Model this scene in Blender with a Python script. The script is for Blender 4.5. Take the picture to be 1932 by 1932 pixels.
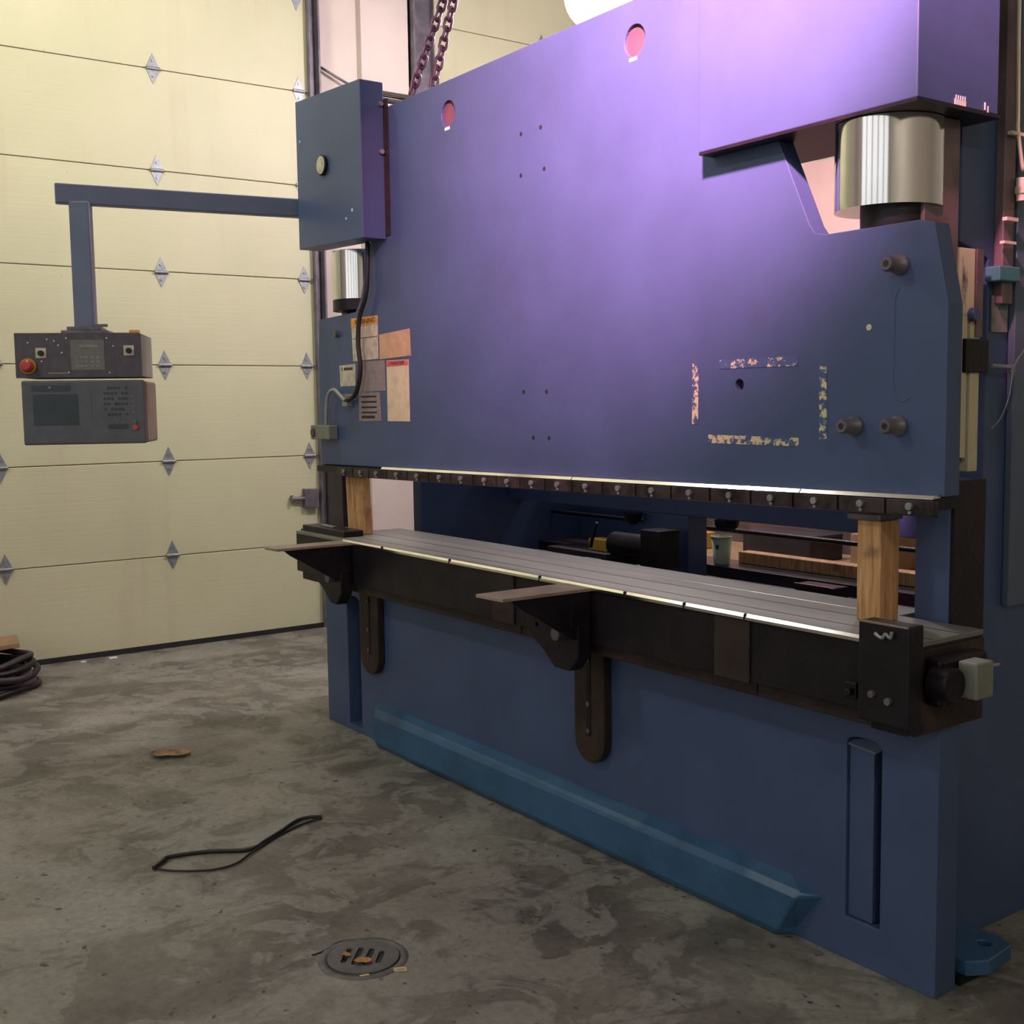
import bpy, bmesh, math, random
from mathutils import Vector, Matrix
random.seed(7)
for o in list(bpy.data.objects): bpy.data.objects.remove(o, do_unlink=True)
SC = bpy.context.scene; COL = SC.collection
# ------------------------------------------------------------ camera, world, lamps, exposure
cd = bpy.data.cameras.new('camera'); cam = bpy.data.objects.new('camera', cd); COL.objects.link(cam); SC.camera = cam
cd.sensor_width = 36; cd.sensor_fit = 'HORIZONTAL'; cd.lens = 2200/1932*36; cd.clip_start = .05; cd.clip_end = 60
RX, RY, RZ = (0.58105802, 0.8137373, -0.0142539), (0.06673319, -0.06509187, -0.99564538), (-0.8111216, 0.57757653, -0.09212544)
M = Matrix(((RX[0], -RY[0], -RZ[0], 1.81743), (RX[1], -RY[1], -RZ[1], -2.68197), (RX[2], -RY[2], -RZ[2], 1.63), (0, 0, 0, 1)))
cam.matrix_world = M
w = bpy.data.worlds.new('world'); SC.world = w; w.use_nodes = True
w.node_tree.nodes['Background'].inputs[0].default_value = (.75, .8, .9, 1); w.node_tree.nodes['Background'].inputs[1].default_value = .02
SC.view_settings.view_transform = 'Standard'; SC.view_settings.look = 'None'; SC.view_settings.gamma = 1; SC.view_settings.use_curve_mapping = False
SC.view_settings.exposure = 0.0
LAMPS = [  # position of the lamp globe, power, colour, shade radius; all added but the one behind the ram
    ((-1.9, -4.3, 4.9), 135, (1, .95, .88), .26, 'added white enamel lamp brightening the ram and the floor before the press'),  # added lamp, brightens the ram and the near floor
    ((-3.44, 1.72, 3.93), 0, (1, .88, .96), .26, 'glowing globe lamp behind the top of the blue ram'),
    ((-4.0, -1.15, 4.75), 95, (1, .95, .85), .20, 'small added lamp between door and press for highlights on the steel edges'),  # added lamp, placed to put highlights on the bright steel edges
    ((4.4, -3.4, 4.5), 130, (1, .95, .85), .26, 'added white enamel fill lamp to the right of the press'),  # added fill for the right-hand faces of the press
    ((-2.2, 3.3, 4.6), 80, (.95, .92, 1), .26, 'added white enamel lamp brightening the workbench behind the press'),  # added lamp, brightens the shop behind the press
]
for p, e, c, r, lb in LAMPS:
    if not e: continue
    ld = bpy.data.lights.new('added_lamp_light', 'POINT'); ld.shadow_soft_size = r*.55; ld.energy = e; ld.color = c
    lo = bpy.data.objects.new('added_lamp_light', ld); COL.objects.link(lo); lo.location = p
ADDED_FLOODS = [   # added floods: place, aim, power, colour, cone, label
    (Vector((.45, -1.75, 4.05)), Vector((-.75, 0, 3.20)), 5000, (1, .36, .56), 60, 'added grey flood lamp whose pinkish light imitates lens glare on the ram top'),  # added flood, its pink light imitates lens glare on the ram
    (Vector((-2.9, -2.5, 5.1)), Vector((-5.97, -.2, 4.2)), 290, (1, .95, .80), 100, 'added grey flood lamp brightening the upper part of the cream door'),  # added flood, washes the upper door and spares the floor
]
for P_, A_, e, c, cone, lb in ADDED_FLOODS:
    ld = bpy.data.lights.new('added_flood_light', 'SPOT'); ld.energy = e; ld.color = c; ld.spot_size = math.radians(cone); ld.spot_blend = 1; ld.shadow_soft_size = .12
    lo = bpy.data.objects.new('added_flood_light', ld); COL.objects.link(lo); lo.location = P_+(A_-P_).normalized()*.03; lo.rotation_euler = (A_-P_).to_track_quat('-Z', 'Y').to_euler()

# ------------------------------------------------------------ materials
def newmat(name):
    m = bpy.data.materials.new(name); m.use_nodes = True
    return m, m.node_tree, m.node_tree.nodes['Principled BSDF']
def coords(nt, scale=(1, 1, 1)):
    tc = nt.nodes.new('ShaderNodeNewGeometry'); mp = nt.nodes.new('ShaderNodeMapping'); mp.inputs['Scale'].default_value = scale
    nt.links.new(tc.outputs['Position'], mp.inputs['Vector']); return mp.outputs['Vector']
def noise(nt, vec, scale, detail=4, rough=.55, dist=0):
    n = nt.nodes.new('ShaderNodeTexNoise'); n.inputs['Scale'].default_value = scale; n.inputs['Detail'].default_value = detail
    n.inputs['Roughness'].default_value = rough; n.inputs['Distortion'].default_value = dist
    nt.links.new(vec, n.inputs['Vector']); return n.outputs['Fac']
def ramp(nt, fac, stops):
    r = nt.nodes.new('ShaderNodeValToRGB'); el = r.color_ramp.elements
    while len(el) < len(stops): el.new(.5)
    for e, (p, c) in zip(el, stops):
        e.position = p; e.color = tuple(c)+(1,) if len(c) == 3 else c
    nt.links.new(fac, r.inputs['Fac']); return r.outputs['Color']
def mix(nt, fac, a, b):
    m = nt.nodes.new('ShaderNodeMix'); m.data_type = 'RGBA'
    if isinstance(fac, float): m.inputs[0].default_value = fac
    else: nt.links.new(fac, m.inputs[0])
    for s, v in ((6, a), (7, b)):
        if isinstance(v, tuple): m.inputs[s].default_value = v+(1,)
        else: nt.links.new(v, m.inputs[s])
    return m.outputs[2]
def bump(nt, b, h, strength, dist=.01):
    n = nt.nodes.new('ShaderNodeBump'); n.inputs['Strength'].default_value = strength; n.inputs['Distance'].default_value = dist
    nt.links.new(h, n.inputs['Height']); nt.links.new(n.outputs['Normal'], b.inputs['Normal'])
def simple(name, c, rough=.5, metal=0, var=.18, scale=9, bmp=0, spec=.5, dark=None, dlo=.55, dhi=.75, dscale=4, stretch=(1, 1, 1)):
    m, nt, b = newmat(name); v = coords(nt, stretch)
    lo = tuple(x*(1-var) for x in c); hi = tuple(min(1, x*(1+var)) for x in c)
    col = ramp(nt, noise(nt, v, scale), [(.3, lo), (.7, hi)])
    if dark: col = mix(nt, ramp(nt, noise(nt, v, dscale, 6, .65), [(dlo, (0, 0, 0)), (dhi, (1, 1, 1))]), col, dark)
    nt.links.new(col, b.inputs['Base Color'])
    b.inputs['Roughness'].default_value = rough; b.inputs['Metallic'].default_value = metal; b.inputs['Specular IOR Level'].default_value = spec
    if bmp: bump(nt, b, noise(nt, v, scale*8, 3), bmp)
    return m
BLUE = simple('blue_paint', (.052, .085, .175), .42, 0, .10, 3, .04, dark=(.05, .07, .12), dlo=.60, dhi=.80, dscale=2.2)
BLUE2 = simple('rail_blue_paint', (.034, .10, .195), .35, 0, .2, 7, .08)
BLUEG = simple('grey_blue_paint', (.13, .165, .24), .5, 0, .12, 5, .03)
GREYB = simple('grey_panel_paint', (.085, .12, .16), .55, 0, .1, 4)
TEAL = simple('teal_paint', (.06, .20, .20), .6)
GREASE = simple('greasy_black_steel', (.012, .0095, .013), .40, .1, .4, 9, .12, .3, dark=(.034, .022, .018), dlo=.58, dhi=.85, dscale=5)
RUST = simple('rusty_brown_steel', (.028, .020, .019), .5, .1, .4, 8, .12, .3, dark=(.065, .036, .024), dlo=.5, dhi=.72, dscale=6)
CLAMP = simple('worn_clamp_steel', (.065, .048, .052), .42, .5, .4, 14, .12, dark=(.02, .016, .016), dlo=.45, dhi=.62, dscale=12)
STEEL = simple('bed_steel', (.21, .215, .185), .42, .35, .18, 6, .02, dark=(.15, .13, .10), dlo=.6, dhi=.8, dscale=3, stretch=(.3, 1, 1))
ARMST = simple('tan_worn_steel', (.34, .28, .21), .5, .3, .15, 12)
BRIGHT = simple('bright_ground_steel', (.85, .83, .80), .17, 1, .08, 20)
CHROME = simple('chrome_cylinder', (.80, .79, .78), .12, 1, .05, 30, stretch=(1, 1, .05))
GALV = simple('galvanised_steel', (.30, .32, .33), .45, .6, .25, 40)
TRACK = simple('track_steel', (.16, .14, .16), .45, .5, .3, 12)
BLACK = simple('black_rubber_and_shade', (.012, .012, .014), .55)  # also paints the shade of the drain pit
PANEL = simple('dark_panel', (.075, .068, .080), .5, 0, .2, 30)
PANEL2 = simple('dark_grey_panel', (.095, .105, .112), .45, 0, .15, 14)
GREYBOX = simple('grey_box_side', (.20, .21, .17), .6)
BROWNBOX = simple('brown_box_side', (.17, .13, .095), .6, 0, .15, 10)
SCREEN = simple('keypad_grey', (.15, .16, .14), .5, 0, .12, 60)
SCREENB = simple('screen_dark', (.035, .05, .058), .35)
RED = simple('red_plastic', (.55, .06, .05), .35)
YEL = simple('yellow_plastic', (.55, .33, .04), .5)
ORANGE = simple('orange_plastic', (.75, .30, .05), .5)
GREEN = simple('green_plastic', (.04, .18, .10), .5)
CREAMK = simple('cream_plate', (.62, .58, .42), .5)
WHITEP = simple('white_enamel', (.8, .8, .78), .4)
HOSE = simple('grey_hose', (.30, .30, .33), .4)
LEAF = simple('dry_leaf', (.42, .20, .06), .7, 0, .4, 30)
LEAF2 = simple('brown_leaf', (.33, .23, .12), .8, 0, .5, 22)
DRAINM = simple('worn_cast_iron', (.115, .115, .108), .6, .1, .25, 30, .1)
CHIPW = simple('pale_wood_chip', (.70, .55, .28), .7, 0, .2, 30)
PALE = simple('pale_chip_and_glint', (.75, .75, .65), .6)  # paint chips, and the painted daylight glints under the door
CARD = simple('cardboard', (.30, .19, .10), .8, 0, .2, 12)
GREENCUP = simple('pale_green_cup', (.52, .60, .38), .5)
CHAIN = simple('chain_steel', (.10, .06, .09), .45, .3, .3, 30)
WALLP = simple('wall_paint', (.60, .55, .46), .75, 0, .06, 2, .02)
PIER = simple('pier_paint', (.58, .50, .44), .75, 0, .06, 2)
HOLE = simple('red_primer_hole', (.13, .055, .07), .7)
GIB = simple('cream_greased_rail', (.62, .55, .36), .45, 0, .1, 6, dark=(.10, .07, .06), dlo=.58, dhi=.66, dscale=9, stretch=(1, 1, .35))
GIBD = simple('dark_greased_rail', (.16, .11, .11), .4, .2, .3, 8)
CEIL = simple('ceiling_paint', (.35, .34, .32), .9)
DARKW = simple('dark_workshop_metal', (.035, .028, .036), .5, .2, .3, 8)

def wood_mat():
    m, nt, b = newmat('sawn_wood'); v = coords(nt, (14, 14, 1.2))
    c = ramp(nt, noise(nt, v, 4, 5, .6, .6), [(.3, (.28, .13, .05)), (.5, (.50, .27, .11)), (.72, (.66, .40, .19))])
    d = ramp(nt, noise(nt, coords(nt), 11, 4), [(.55, (0, 0, 0)), (.72, (1, 1, 1))])
    nt.links.new(mix(nt, d, c, (.20, .11, .06)), b.inputs['Base Color']); b.inputs['Roughness'].default_value = .7
    bump(nt, b, noise(nt, v, 6), .2, .004); return m
WOOD = wood_mat()
def door_mat():
    m, nt, b = newmat('cream_door_panel'); v = coords(nt)
    c = ramp(nt, noise(nt, v, 1.1, 4), [(.3, (.475, .468, .30)), (.7, (.545, .53, .345))])
    st = ramp(nt, noise(nt, coords(nt, (1, 5, .35)), 1.6, 5), [(.58, (0, 0, 0)), (.85, (.5, .5, .5))])
    c = mix(nt, st, c, (.44, .36, .25))
    sp = ramp(nt, noise(nt, v, 26, 2), [(.76, (0, 0, 0)), (.80, (.6, .6, .6))])
    c = mix(nt, sp, c, (.30, .25, .15))
    nt.links.new(c, b.inputs['Base Color']); b.inputs['Roughness'].default_value = .55
    bump(nt, b, noise(nt, coords(nt, (1, .4, 30)), 2.2, 3), .25, .004); return m
DOORM = door_mat()
def floor_mat():
    m, nt, b = newmat('worn_concrete'); v = coords(nt)
    base = ramp(nt, noise(nt, v, 1.3, 8, .62, .5), [(.34, (.080, .070, .058)), (.5, (.155, .148, .118)), (.64, (.27, .265, .225))])
    pat = ramp(nt, noise(nt, v, 3.1, 6, .6, 1.2), [(.49, (0, 0, 0)), (.53, (1, 1, 1))])
    c = mix(nt, pat, base, (.28, .275, .235)) ; mm = mix(nt, .55, base, c)
    dk = ramp(nt, noise(nt, coords(nt, (1.3, .8, 1)), 5.5, 6, .7, .8), [(.56, (0, 0, 0)), (.70, (.75, .75, .75))])
    mm = mix(nt, dk, mm, (.060, .054, .045))
    fine = ramp(nt, noise(nt, v, 34, 4, .7), [(.30, (.70, .70, .70)), (.70, (1.22, 1.22, 1.22))])
    mu = nt.nodes.new('ShaderNodeMix'); mu.data_type = 'RGBA'; mu.blend_type = 'MULTIPLY'; mu.inputs[0].default_value = .8
    nt.links.new(mm, mu.inputs[6]); nt.links.new(fine, mu.inputs[7])
    pit = ramp(nt, noise(nt, v, 24, 2), [(.66, (0, 0, 0)), (.72, (1, 1, 1))])
    fin = mix(nt, pit, mu.outputs[2], (.05, .045, .04))
    nt.links.new(fin, b.inputs['Base Color'])
    nt.links.new(ramp(nt, noise(nt, v, 2.2, 5), [(.35, (.38, .38, .38)), (.65, (.72, .72, .72))]), b.inputs['Roughness'])
    bump(nt, b, noise(nt, v, 38, 5, .65), .35, .004); return m
FLOORM = floor_mat()
def flaky(name, a, bcol, lo, hi, scale):
    m, nt, b = newmat(name)
    c = mix(nt, ramp(nt, noise(nt, coords(nt), scale, 4, .7), [(lo, (0, 0, 0)), (hi, (1, 1, 1))]), a, bcol)
    nt.links.new(c, b.inputs['Base Color']); b.inputs['Roughness'].default_value = .6; return m
TAPE = flaky('flaking_tape', (.62, .56, .32), (.05, .09, .20), .46, .52, 38)
TAPE2 = flaky('mostly_gone_tape', (.62, .56, .32), (.05, .09, .20), .40, .46, 34)
PAPER = flaky('dirty_paper', (.60, .56, .42), (.36, .34, .26), .42, .66, 22)
PAPERC = flaky('yellowed_paper', (.66, .60, .38), (.50, .45, .28), .45, .75, 18)
TAN = flaky('tan_stained_paper', (.55, .38, .22), (.42, .27, .15), .4, .7, 16)
GREYL = flaky('grey_plate_label', (.26, .24, .22), (.17, .15, .15), .45, .7, 30)
ORL = flaky('orange_header', (.72, .36, .06), (.50, .24, .06), .45, .7, 40)
REDL = flaky('red_header', (.60, .10, .09), (.62, .28, .22), .5, .66, 40)
INK = simple('dark_ink', (.05, .04, .04), .6)



m, nt, b = newmat('tube_glow'); b.inputs['Emission Color'].default_value = (1, .96, .95, 1); b.inputs['Emission Strength'].default_value = 3; TUBE = m

m, nt, b = newmat('added_glow_pane'); b.inputs['Emission Color'].default_value = (.9, .96, 1, 1); b.inputs['Emission Strength'].default_value = .85; PANE_GLOW = m  # glow of the added window behind the camera
# ------------------------------------------------------------ mesh helpers
LOC = {}
class MB:
    def __init__(s): s.bm = bmesh.new()
    def box(s, x0, x1, y0, y1, z0, z1, rot=None):
        vs = [Vector((x, y, z)) for x in (x0, x1) for y in (y0, y1) for z in (z0, z1)]
        if rot: vs = [rot @ v for v in vs]
        v = [s.bm.verts.new(q) for q in vs]
        for f in ((0, 1, 3, 2), (4, 6, 7, 5), (0, 4, 5, 1), (2, 3, 7, 6), (0, 2, 6, 4), (1, 5, 7, 3)): s.bm.faces.new([v[i] for i in f])
        return s
    def hexa(s, q):   # eight corners: four of one face in order, four of the opposite face in the same order
        v = [s.bm.verts.new(Vector(p)) for p in q]
        for f in ((0, 1, 2, 3), (7, 6, 5, 4), (0, 4, 5, 1), (1, 5, 6, 2), (2, 6, 7, 3), (3, 7, 4, 0)): s.bm.faces.new([v[i] for i in f])
        return s
    def prism(s, pts, d):   # polygon (3D points) extruded by vector d
        d = Vector(d); a = [s.bm.verts.new(Vector(p)) for p in pts]; b_ = [s.bm.verts.new(Vector(p)+d) for p in pts]
        n = len(a); s.bm.faces.new(a); s.bm.faces.new(b_[::-1])
        for i in range(n): s.bm.faces.new((a[i], b_[i], b_[(i+1) % n], a[(i+1) % n]))
        return s
    def cyl(s, p0, p1, r0, r1=None, seg=28, caps=True):
        return s.lathe(p0, p1, [(0, r0), (1, r0 if r1 is None else r1)], seg, caps)
    def lathe(s, p0, p1, prof, seg=28, caps=True):  # prof: (t along axis 0..1, radius)
        p0, p1 = Vector(p0), Vector(p1); ax = (p1-p0).normalized()
        u = ax.orthogonal().normalized(); v = ax.cross(u); rings = []
        for t, r in prof:
            c = p0.lerp(p1, t) if 0 <= t <= 1 else p0+(p1-p0)*t
            rings.append([s.bm.verts.new(c+(u*math.cos(a)+v*math.sin(a))*r) for a in [2*math.pi*i/seg for i in range(seg)]])
        for A, B in zip(rings, rings[1:]):
            for i in range(seg):
                f = s.bm.faces.new((A[i], A[(i+1) % seg], B[(i+1) % seg], B[i])); f.smooth = True
        if caps:
            for f in (s.bm.faces.new(rings[0][::-1]), s.bm.faces.new(rings[-1])):
                for e_ in f.edges: e_.smooth = False
        return s
    def tube(s, pts, r, seg=10, closed=False, smooth=True):
        P = [Vector(p) for p in pts]
        if smooth and len(P) > 2: P = spline(P, closed)
        n = len(P); rings = []; prev = None
        for i, p in enumerate(P):
            if closed: t = (P[(i+1) % n]-P[i-1]).normalized()
            else: t = (P[min(i+1, n-1)]-P[max(i-1, 0)]).normalized()
            u = t.orthogonal().normalized() if prev is None else (prev-t*prev.dot(t)).normalized()
            prev = u; v = t.cross(u); rr = r(i/(n-1)) if callable(r) else r
            rings.append([s.bm.verts.new(p+(u*math.cos(a)+v*math.sin(a))*rr) for a in [2*math.pi*k/seg for k in range(seg)]])
        for A, B in (zip(rings, rings[1:]+rings[:1]) if closed else zip(rings, rings[1:])):
            for k in range(seg):
                f = s.bm.faces.new((A[k], A[(k+1) % seg], B[(k+1) % seg], B[k])); f.smooth = True
        if not closed: s.bm.faces.new(rings[0][::-1]); s.bm.faces.new(rings[-1])
        return s
def spline(P, closed=False, k=6):
    out = []; n = len(P)
    for i in range(n if closed else n-1):
        a, b_, c, d = (P[(i-1) % n], P[i], P[(i+1) % n], P[(i+2) % n]) if closed else (P[max(i-1, 0)], P[i], P[i+1], P[min(i+2, n-1)])
        for j in range(k):
            t = j/k; out.append(.5*((2*b_)+(-a+c)*t+(2*a-5*b_+4*c-d)*t*t+(-a+3*b_-3*c+d)*t**3))
    if not closed: out.append(P[-1])
    return out
def wloc(o): return LOC.get(o.name, Vector((0, 0, 0)))
def obj(name, mb, mat, parent=None, bevel=0, seg=2, label=None):
    me = bpy.data.meshes.new(name); bmesh.ops.recalc_face_normals(mb.bm, faces=mb.bm.faces[:])
    vs = [v.co for v in mb.bm.verts]
    lo = Vector([min(v[i] for v in vs) for i in range(3)]); hi = Vector([max(v[i] for v in vs) for i in range(3)])
    L = Vector(((lo.x+hi.x)/2, (lo.y+hi.y)/2, lo.z))
    bmesh.ops.translate(mb.bm, verts=mb.bm.verts[:], vec=-L)
    mb.bm.to_mesh(me); mb.bm.free(); me.materials.append(mat)
    o = bpy.data.objects.new(name, me); COL.objects.link(o); LOC[o.name] = L
    if parent: o.parent = parent; o.location = L-wloc(parent)
    else: o.location = L
    if bevel:
        bv = o.modifiers.new('bevel', 'BEVEL'); bv.width = bevel; bv.segments = seg; bv.limit_method = 'ANGLE'; bv.angle_limit = math.radians(40)
    if label: o['label'] = label
    return o
def plate(name, outline, holes, y0, th, mat, parent=None, bevel=0, to3=lambda a, b, d: (a, d, b)):
    """flat plate with real openings: outline and holes in two coordinates, depth y0..y0+th"""
    from mathutils.geometry import delaunay_2d_cdt
    loops = [outline]+holes; pts = []; edges = []
    for L in loops:
        k = len(pts); pts += [Vector(p) for p in L]; edges += [(k+i, k+(i+1) % len(L)) for i in range(len(L))]
    vo, eo, fo, *_ = delaunay_2d_cdt(pts, edges, [], 1, 1e-6)
    def inside(p, L):
        c = False; j = len(L)-1
        for i in range(len(L)):
            if (L[i][1] > p[1]) != (L[j][1] > p[1]) and p[0] < (L[j][0]-L[i][0])*(p[1]-L[i][1])/(L[j][1]-L[i][1])+L[i][0]: c = not c
            j = i
        return c
    mb = MB(); A = [mb.bm.verts.new(to3(v[0], v[1], y0)) for v in vo]; B = [mb.bm.verts.new(to3(v[0], v[1], y0+th)) for v in vo]
    cnt = {}
    for f in fo:
        c = sum((Vector(vo[i]) for i in f), Vector((0, 0)))/len(f)
        if not inside(c, outline) or any(inside(c, h) for h in holes): continue
        mb.bm.faces.new([A[i] for i in f]); mb.bm.faces.new([B[i] for i in f][::-1])
        for i in range(len(f)):
            e = tuple(sorted((f[i], f[(i+1) % len(f)]))); cnt[e] = cnt.get(e, 0)+1
    for (i, j), n in cnt.items():
        if n == 1: mb.bm.faces.new((A[i], A[j], B[j], B[i]))
    bmesh.ops.dissolve_limit(mb.bm, angle_limit=.01, verts=mb.bm.verts[:], edges=mb.bm.edges[:])
    return obj(name, mb, mat, parent, bevel)
def circ(cx, cz, r, n=24, rz=None): return [(cx+r*math.cos(2*math.pi*i/n), cz+(rz or r)*math.sin(2*math.pi*i/n)) for i in range(n)]
def tag(o, label, cat, group=None, kind=None):
    o['label'] = label; o['category'] = cat
    if group: o['group'] = group
    if kind: o['kind'] = kind
    return o
def thing(name, label, cat, loc, group=None):
    o = bpy.data.objects.new(name, None); COL.objects.link(o); o.location = loc; LOC[o.name] = Vector(loc); o.empty_display_size = .1
    return tag(o, label, cat, group)
def struct(name, mb, mat, parent=None, bevel=0):
    o = obj(name, mb, mat, parent, bevel)
    if not parent: o['kind'] = 'structure'
    return o
def instance(src, parent, loc):
    c = src.copy(); COL.objects.link(c); c.parent = parent; c.location = Vector(loc)-(wloc(parent) if parent else Vector()); LOC[c.name] = Vector(loc); return c
def text(s, size, origin, right, up, mat, parent, name='lettering', thick=.0006, width=None):
    cu = bpy.data.curves.new(name, 'FONT'); cu.body = s; cu.size = size; cu.extrude = thick; cu.align_x = 'CENTER'; cu.align_y = 'CENTER'
    to = bpy.data.objects.new(name, cu); COL.objects.link(to); bpy.context.view_layer.update()
    me = bpy.data.meshes.new_from_object(to.evaluated_get(bpy.context.evaluated_depsgraph_get())); bpy.data.objects.remove(to)
    o = bpy.data.objects.new(name, me); COL.objects.link(o); me.materials.clear(); me.materials.append(mat)
    r = Vector(right).normalized(); u = Vector(up).normalized(); n = r.cross(u)
    xs = [v.co.x for v in me.vertices]; k = 1 if not width else width/(max(xs)-min(xs))
    mt = Matrix((r*k, u, n)).transposed().to_4x4(); me.transform(mt)
    o.parent = parent; o.location = Vector(origin)-wloc(parent); return o

# ------------------------------------------------------------ the room
WX = -5.97
struct('floor', MB().box(-6.4, 7, -9, 6.2, -.12, 0), FLOORM)
struct('ceiling', MB().box(-6.4, 7, -9, 6.2, 6.6, 6.7), CEIL)
struct('wall_right', MB().box(6.8, 7, -9, 6.2, 0, 6.6), WALLP)
struct('wall_front', MB().box(-6.4, 6.8, -9, -8.8, 0, 6.6), WALLP)
struct('wall_back', MB().box(-6.4, 6.8, 6.0, 6.2, 0, 6.6), WALLP)
mb = MB()
for x in (-3.75, -1.9, 0, 1.9, 3.9, 5.9): mb.box(x-.16, x+.16, -8.8, -8.70, .9, 6.2)  # bars of the added window, dark streaks for the chrome reflection
for z in (.9, 2.2, 3.5, 4.8, 6.16): mb.box(-3.75, 5.9, -8.8, -8.75, z, z+.05)
wn = struct('added_window_1', mb, TRACK)
obj('glow_pane', MB().box(-3.75, 5.9, -8.79, -8.775, .9, 6.16), PANE_GLOW, wn)  # added glowing surface behind the camera, mirrored in the chrome cylinders
# left wall: backing with two sectional doors, a pier between them
struct('wall_left', MB().box(-6.4, -6.14, -9, 6.0, 0, 6.6).box(-6.14, -6.02, 1.20, 1.56, 0, 6.6).box(-6.14, -6.02, -9, -5.2, 0, 6.6).box(-6.14, WX-.02, -5.2, 1.2, 5.9, 6.6).box(-6.14, WX-.02, 2.12, 6.0, 5.9, 6.6), PIER)
struct('trim_1', MB().box(-6.14, -5.955, 1.56, 1.96, 0, 6.6), PIER, bevel=.004)
lines = []
for z in [k*.65-.02 for k in range(1, 10)]: lines.append(z)
def garage(name, y0, y1, cols, lbl):
    root = bpy.data.objects.new(name, None); COL.objects.link(root); root.location = (WX, (y0+y1)/2, 0); LOC[root.name] = Vector(root.location); root['kind'] = 'structure'
    z = .03; n = 0
    for L in [.632, 1.278, 1.925, 2.545, 3.205, 3.859, 4.51, 5.16, 5.85]:
        obj('door_section', MB().box(WX-.05, WX, y0, y1, z+.0025, L-.0025), DOORM, root, .004)
        z = L
    obj('bottom_seal', MB().box(WX-.045, WX+.004, y0, y1, 0, .036), BLACK, root)
    obj('backing_strip', MB().box(WX-.06, WX-.012, y0+.002, y1-.002, .03, 5.85), BROWNBOX, root)
    first = None
    for L in [.638, 1.278, 1.925, 2.54, 3.205, 3.859, 4.51, 5.16]:
        for y in cols:
            if first is None:
                mb = MB(); h, wd = .098, .046
                mb.prism([(WX, y, L-h), (WX, y+wd, L), (WX, y, L+h), (WX, y-wd, L)], (.006, 0, 0))
                mb.cyl((WX+.012, y-wd, L), (WX+.012, y+wd, L), .011, seg=10)
                mb.cyl((WX+.006, y, L+.05), (WX+.013, y, L+.05), .009, seg=8).cyl((WX+.006, y, L-.05), (WX+.013, y, L-.05), .009, seg=8)
                first = obj('hinge', mb, GALV, root); f0 = (y, L); fl = wloc(first).copy()
            else: instance(first, root, (fl.x, fl.y+y-f0[0], fl.z+L-f0[1]))
    return root
d1 = garage('door_1', -5.2, 1.13, [-4.28, -3.21, -2.13, -1.06, .012, 1.055], '')
obj('latch_bolt', MB().box(WX, WX+.05, .99, 1.10, .90, 1.04).cyl((WX+.03, .90, .97), (WX+.03, 1.0, .97), .016, seg=10).cyl((WX+.03, .885, .97), (WX+.03, .905, .97), .028, seg=12), TRACK, d1, .004)
d2 = garage('door_2', 2.16, 6.0, [3.22, 4.3, 5.4], '')
struct('trim_2', MB().box(WX-.16, WX+.01, 1.13, 1.20, 0, 5.9).box(WX+.01, WX+.075, 1.185, 1.20, .05, 5.9).box(WX+.01, WX+.06, 1.12, 1.13, .05, 5.9), TRACK, bevel=.003)
struct('trim_3', MB().box(WX-.16, WX+.02, 1.99, 2.15, 0, 5.9).box(WX+.02, WX+.075, 1.975, 1.99, .05, 5.9).box(WX+.02, WX+.07, 2.15, 2.16, .05, 5.9), TRACK, bevel=.003)
tag(obj('door_cable', MB().tube([(WX+.0, 1.21, 4.06), (WX+.0, 1.21, 4.13)], .006, 6, smooth=False).tube([(WX+.0, 1.215, 4.06), (-5.93, 1.50, 3.93)], .010, 8, smooth=False), TRACK), 'thin dark steel brace across the pale wall beside the door track', 'brace')

# ------------------------------------------------------------ lamps
for i, (p, e, c, r, lb) in enumerate(LAMPS):
    t = thing('globe_lamp', lb, 'lamp', p); x, y, z = p; g = r*.6
    obj('lamp_shade', MB().lathe((x, y, z+g*1.3), (x, y, z+g*1.3+.2), [(0, r), (.03, r+.004), (.35, r*.86), (.75, r*.5), (1, r*.28), (1.002, r*.26), (.75, r*.47), (.35, r*.83), (.05, r*.98)], 36, False), WHITEP, t)
    obj('ballast', MB().cyl((x, y, z+g*1.3+.2), (x, y, z+g*1.3+.36), r*.34, seg=24), GREYB, t, .006)
    obj('suspension_rod', MB().cyl((x, y, z+g*1.3+.36), (x, y, 6.6), .012, seg=8), GALV, t)
    obj('wire_guard', MB().tube([(x+g*1.3*math.cos(a), y+g*1.3*math.sin(a), z) for a in [2*math.pi*k/24 for k in range(24)]], .004, 6, closed=True, smooth=False), GALV, t)

for FLOOD, AIM, e, c, cone, lb in ADDED_FLOODS:
    tf = thing('added_flood_lamp', lb, 'lamp', FLOOD); dv = (AIM-FLOOD).normalized(); k = 1 if cone < 80 else 1.5
    obj('lamp_housing', MB().lathe(FLOOD+dv*.06, FLOOD-dv*.16, [(0, .17*k), (.35, .14*k), (.6, .10), (1, .06), (1.002, .055), (.6, .095), (.35, .135*k), (.02, .166*k)], 32, False), GREYB, tf)
    obj('lamp_back', MB().cyl(FLOOD-dv*.16, FLOOD-dv*.20, .065), GREYB, tf)
    obj('suspension_rod', MB().cyl(FLOOD-dv*.18, (FLOOD.x, FLOOD.y-.05, 6.6), .012, seg=8), GALV, tf)
p = LAMPS[1][0]; gl = bpy.data.objects['globe_lamp.001']
m, nt, b = newmat('glowing_globe'); b.inputs['Emission Color'].default_value = (1, .86, .95, 1); b.inputs['Emission Strength'].default_value = 175
obj('globe', MB().lathe((p[0], p[1], p[2]-.2), (p[0], p[1], p[2]+.2), [((1-math.cos(math.pi*k/16))/2, max(.002, .2*math.sin(math.pi*k/16))) for k in range(17)], 28), m, gl)

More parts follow.
